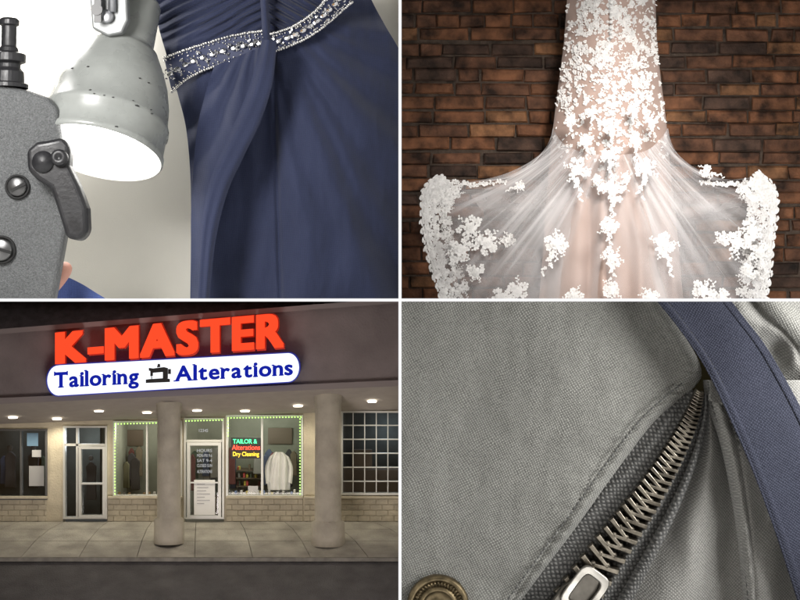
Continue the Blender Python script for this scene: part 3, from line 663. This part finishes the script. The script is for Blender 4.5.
def d1(u,v,x,y):
    roll=0.12*math.exp(-((1-u)/.02))
    ridge=-0.03*math.exp(-((u-.965)/.018)**2)*(1+.3*math.sin(v*160))
    groove=.018*math.exp(-((u-.925)/.008)**2) if v>.35 else 0
    puck=.012*math.sin(v*150+n2(v*20,0)*3)*math.exp(-((u-.93)/.06)**2) if v>.35 else 0
    return 15.98+roll+ridge+groove+puck+.12*n2(x*.007,y*.007)+.035*n2(x*.022,y*.016,3)+.012*n2(x*.07,y*.05,5)
sheet('front_panel',gt,[(385,285),(385,325),(385,360),(385,395),(385,430),(385,470),(385,520),(385,565),(385,615)],E,d1,220,260,jk)
st=MB()
def stitches(C,offx,offy,d,n,r=.011):
    for i in range(n):
        a=cr(C,(i+.15)/n); b=cr(C,(i+.8)/n)
        st.tube([W(a[0]+offx,a[1]+offy,d+.012),W((a[0]+b[0])/2+offx,(a[1]+b[1])/2+offy,d-.006),W(b[0]+offx,b[1]+offy,d+.012)],[r*.7,r,r*.7],6)
stitches(E[3:],-12,-5,15.955,54,.010)
Cz=[(699,392),(690,420),(671,458),(645,500),(613,545),(572,604),(526,668)]
K=1.2
hw=lambda t:4.5+20*t*K
def offc(C,fn,n=12):
    out=[]
    for i in range(n+1):
        t=i/n; p=cr(C,t); a=cr(C,max(0,t-.02)); b=cr(C,min(1,t+.02)); T=Vector((b[0]-a[0],b[1]-a[1])).normalized(); N_=Vector((-T.y,T.x)); k=fn(t)
        out.append((p[0]+N_.x*k,p[1]+N_.y*k))
    return out
sheet('tape_left',tape,offc(Cz,lambda t:24+60*t*K),offc(Cz,lambda t:hw(t)*.5),lambda u,v,x,y:16.14-.05*math.exp(-((u-.55)/.12)**2)-.05*math.exp(-((u-.85)/.1)**2),40,100,jk)
sheet('tape_right',tape,offc(Cz,lambda t:-hw(t)*.5),offc(Cz,lambda t:-(8+38*t*K)),lambda u,v,x,y:16.12-.07*math.exp(-((u-.25)/.15)**2)+.02*math.sin(u*12),24,80,jk)
sheet('tape_under',tape,offc(Cz,lambda t:hw(t)*.9),offc(Cz,lambda t:-hw(t)*.9),lambda u,v,x,y:16.2,6,50,jk)
sheet('tape_cord',tape,offc(Cz,lambda t:-(6+31*t*K)),offc(Cz,lambda t:-(9+43*t*K)),lambda u,v,x,y:16.05-.10*math.sin(u*3.14),12,80,jk)
met=mat('antique_brass',(0.27,0.24,0.195),.28,metal=.9,var=.4,vs=15,rvar=.2)
tm=MB(); t=0.0;k=0
while t<.9:
    p=cr(Cz,t); a=cr(Cz,max(0,t-.01)); b=cr(Cz,min(1,t+.01)); T=Vector((b[0]-a[0],0,-(b[1]-a[1]))).normalized(); N_=Vector((T.z,0,-T.x))
    if N_.x<0: N_=-N_
    h=hw(t)*.01; c=W(p[0],p[1],16.03); sgn=1 if k%2 else -1
    wd_=.135*h+.009; dirv=(N_*sgn+T*(-.30)).normalized()
    q0=c-dirv*h*.28; q1=c+dirv*h*.92; side=dirv.cross(Vector((0,1,0))).normalized()
    f=[]
    for dd,wk in((-.06,.6),(.05,1)):
        f.append([q0-side*wd_*wk*.7+Vector((0,dd,0)),q1-side*wd_*wk+Vector((0,dd,0)),q1+side*wd_*wk+Vector((0,dd,0)),q0+side*wd_*wk*.7+Vector((0,dd,0))])
    tm.box8(f[0]+f[1])
    tm.ball(c-dirv*h*.30+Vector((0,-.03,0)),wd_*1.0,8,5)
    t+=(.0085+.0095*t); k+=1
tm.obj('zipper_teeth',met,jk,bevel=.007,seg=2)
sl=MB(); c=W(584,590,15.88); T=Vector((-.60,0,-.80)); N_=Vector((.80,0,-.60))
def P4(a,b,dy=0): return c+T*a+N_*b+Vector((0,dy,0))
def rr(L_,w_,dy,n=32,pw=.42):
    out=[]
    for i in range(n):
        an=2*math.pi*i/n; s_=lambda q:math.copysign(abs(q)**pw,q); out.append(P4(L_*s_(math.sin(an)),w_*s_(math.cos(an)),dy))
    return out
O1=rr(.24,.17,-.10);I1=rr(.16,.10,-.10);O2=rr(.24,.17,-.04);I2=rr(.16,.10,-.04); n=32
sl.add(O1+I1+O2+I2,[(i,(i+1)%n,n+(i+1)%n,n+i) for i in range(n)]+[(2*n+i,3*n+i,3*n+(i+1)%n,2*n+(i+1)%n) for i in range(n)]+[(i,2*n+i,2*n+(i+1)%n,(i+1)%n) for i in range(n)]+[(n+i,n+(i+1)%n,3*n+(i+1)%n,3*n+i) for i in range(n)])
sl.obj('zipper_pull',mat('slider_nickel',(0.45,0.43,0.39),.28,metal=.95,var=.2,rvar=.2),jk,bevel=.012,seg=2)
sl=MB()
br=[P4(-.22,-.07,.02),P4(-.22,.07,.02),P4(.1,.19,.02),P4(.5,.19,.02),P4(.5,-.19,.02),P4(.1,-.19,.02)]
n=6; sl.add(br+[q+Vector((0,.10,0)) for q in br],[tuple(range(n)),tuple(range(2*n-1,n-1,-1))]+[(i,i+n,(i+1)%n+n,(i+1)%n) for i in range(n)])
sl.obj('zipper_slider',mat('slider_dark',(0.12,.11,.095),.35,metal=.9,var=.3),jk,bevel=.02,seg=3)
er=offc(Cz,lambda t:-(6+36*t*K))
sheet('under_panel',gt2,er,[(706,388),(716,420),(727,460),(736,500),(742,550),(746,615),(748,680)],lambda u,v,x,y:16.24-.17*math.sin(u*math.pi)**2*(.3+v)+.06*math.sin(u*7+v*2)+.06*n2(x*.05,y*.015),50,80,jk)
RE=[(703,380),(706,402),(719,440),(729,485),(737,535),(741,575),(744,615)]
sheet('right_panel',gt2,RE,[(830,380),(830,402),(830,440),(830,485),(830,535),(830,575),(830,615)],lambda u,v,x,y:15.93+.30*math.exp(-u/.04)-.04*math.exp(-((u-.10)/.035)**2)*(1+.35*math.sin(v*70))+.025*math.exp(-((u-.155)/.015)**2)+.09*math.sin(u*7-v*4)+.06*n2(x*.04,y*.015),110,150,jk)
stitches(RE,19,2,15.915,34)
stitches(RE,5,1,15.98,34,.008)
sheet('collar_folds',gt2,[(690,285),(700,310),(708,340),(712,370),(708,400)],[(850,285),(850,320),(850,360),(850,410),(850,450)],lambda u,v,x,y:15.98-.17*math.sin(((x-700)*.8-(y-300)*.9)*.065+n2(x*.02,y*.02)*2.0)+.05*n2(x*.05,y*.05),110,70,jk)
sheet('collar_edge',gt,[(752,288),(770,312),(792,335),(812,360)],[(772,285),(790,305),(812,325),(830,345)],lambda u,v,x,y:15.75-.08*math.sin(u*3.1),16,30,jk,solid=.03)
strap=empty('webbing_strap')
sheet('webbing',strapm,[(643,285),(676,325),(704,366),(728,415),(752,470),(776,535),(800,610)],[(716,285),(742,318),(768,352),(795,400),(818,450),(842,510),(866,585)],lambda u,v,x,y:15.58+.16*(v-.5)**2+.012*(2*u-1)**4-.010*math.exp(-((u-.08)/.02)**2)-.010*math.exp(-((u-.92)/.02)**2)+.02*n2(u*2,v*5),60,80,strap,solid=.05)
sn=MB(); c=W(438,606,15.9)
sn.lathe(c,(0,-1,0),[(-.05,.31),(.02,.31),(.05,.295),(.06,.27),(.045,.245),(.02,.235),(.02,.20),(.05,.185),(.06,.165),(.05,.15),(.03,.14),(.05,.09),(.06,0)],56)
for i in range(44):
    a=2*math.pi*i/44; dv=Vector((math.cos(a),0,math.sin(a))); sn.tube([c+dv*.20+Vector((0,-.03,0)),c+dv*.245+Vector((0,-.05,0))],.010,5)
sn.obj('snap_button',mat('snap_brass',(0.20,0.155,0.09),.35,metal=.95,var=.5,vs=14,rvar=.2),jk,smooth=True)
st.obj('stitching',stm,jk,smooth=True)
# ================================================================ added lamps, unseen, put in to light the compartments
area('added_fill_workroom',(-4.4,12.2,3.2),(-1.8,17.5,1.4),1.8,340,(1,.98,.96))  # added main fill for the workroom, out of view
area('added_wall_fill_workroom',(-4.3,17.75,3.6),(-2.9,18.3,1.2),.6,60,(1,.98,.95))  # added to brighten the cream wall, no fixture there
area('added_fill_bridal',(2.2,11.8,3.6),(2.15,17,1.6),1.4,75,(1,.97,.93))  # added weak fill over dress and bricks
l=bpy.data.lights.new('added_spot_bridal','SPOT'); l.energy=1250; l.spot_size=math.radians(47); l.spot_blend=1; l.shadow_soft_size=.5; l.color=(1,.95,.89)  # added unseen spot, soft cone leaves the brick corners darker
o=bpy.data.objects.new('added_spot_bridal',l); sc.collection.objects.link(o); o.location=(2.3,11.8,2.9); o.rotation_euler=(Vector((2.2,17,1.2))-o.location).to_track_quat('-Z','Y').to_euler()
area('added_side_fill_jacket',(5.4,13.6,-.3),(2.0,16,-1.5),1.8,345,(1,.995,.97))  # added soft fill from the right, outside the view
area('added_under_fill_jacket',(1.6,11.6,-3.9),(2.0,16,-1.5),1.8,55,(1,.99,.97))  # added weak fill from below the jacket
# ================================================================ trim everything to its compartment
dg=bpy.context.evaluated_depsgraph_get(); dg.update()
eps=.0125
for o in list(sc.objects):
    if o.type!='MESH' or o.get('panel',0)==0: continue
    pn=o['panel']; sx=-1 if pn in(1,3) else 1; sz=1 if pn in(1,2) else -1
    me=bpy.data.meshes.new_from_object(o.evaluated_get(dg)); o.modifiers.clear()
    if o.name=='hand':
        for p in me.polygons: p.use_smooth=True
    if any(v.co.x*sx<eps or v.co.z*sz<eps for v in me.vertices):
        bm=bmesh.new(); bm.from_mesh(me)
        bmesh.ops.bisect_plane(bm,geom=bm.verts[:]+bm.edges[:]+bm.faces[:],plane_co=(sx*eps,0,0),plane_no=(sx,0,0),clear_inner=True)
        bmesh.ops.bisect_plane(bm,geom=bm.verts[:]+bm.edges[:]+bm.faces[:],plane_co=(0,0,sz*eps),plane_no=(0,0,sz),clear_inner=True)
        bm.to_mesh(me); bm.free()
    o.data=me
print('done',len(sc.objects))
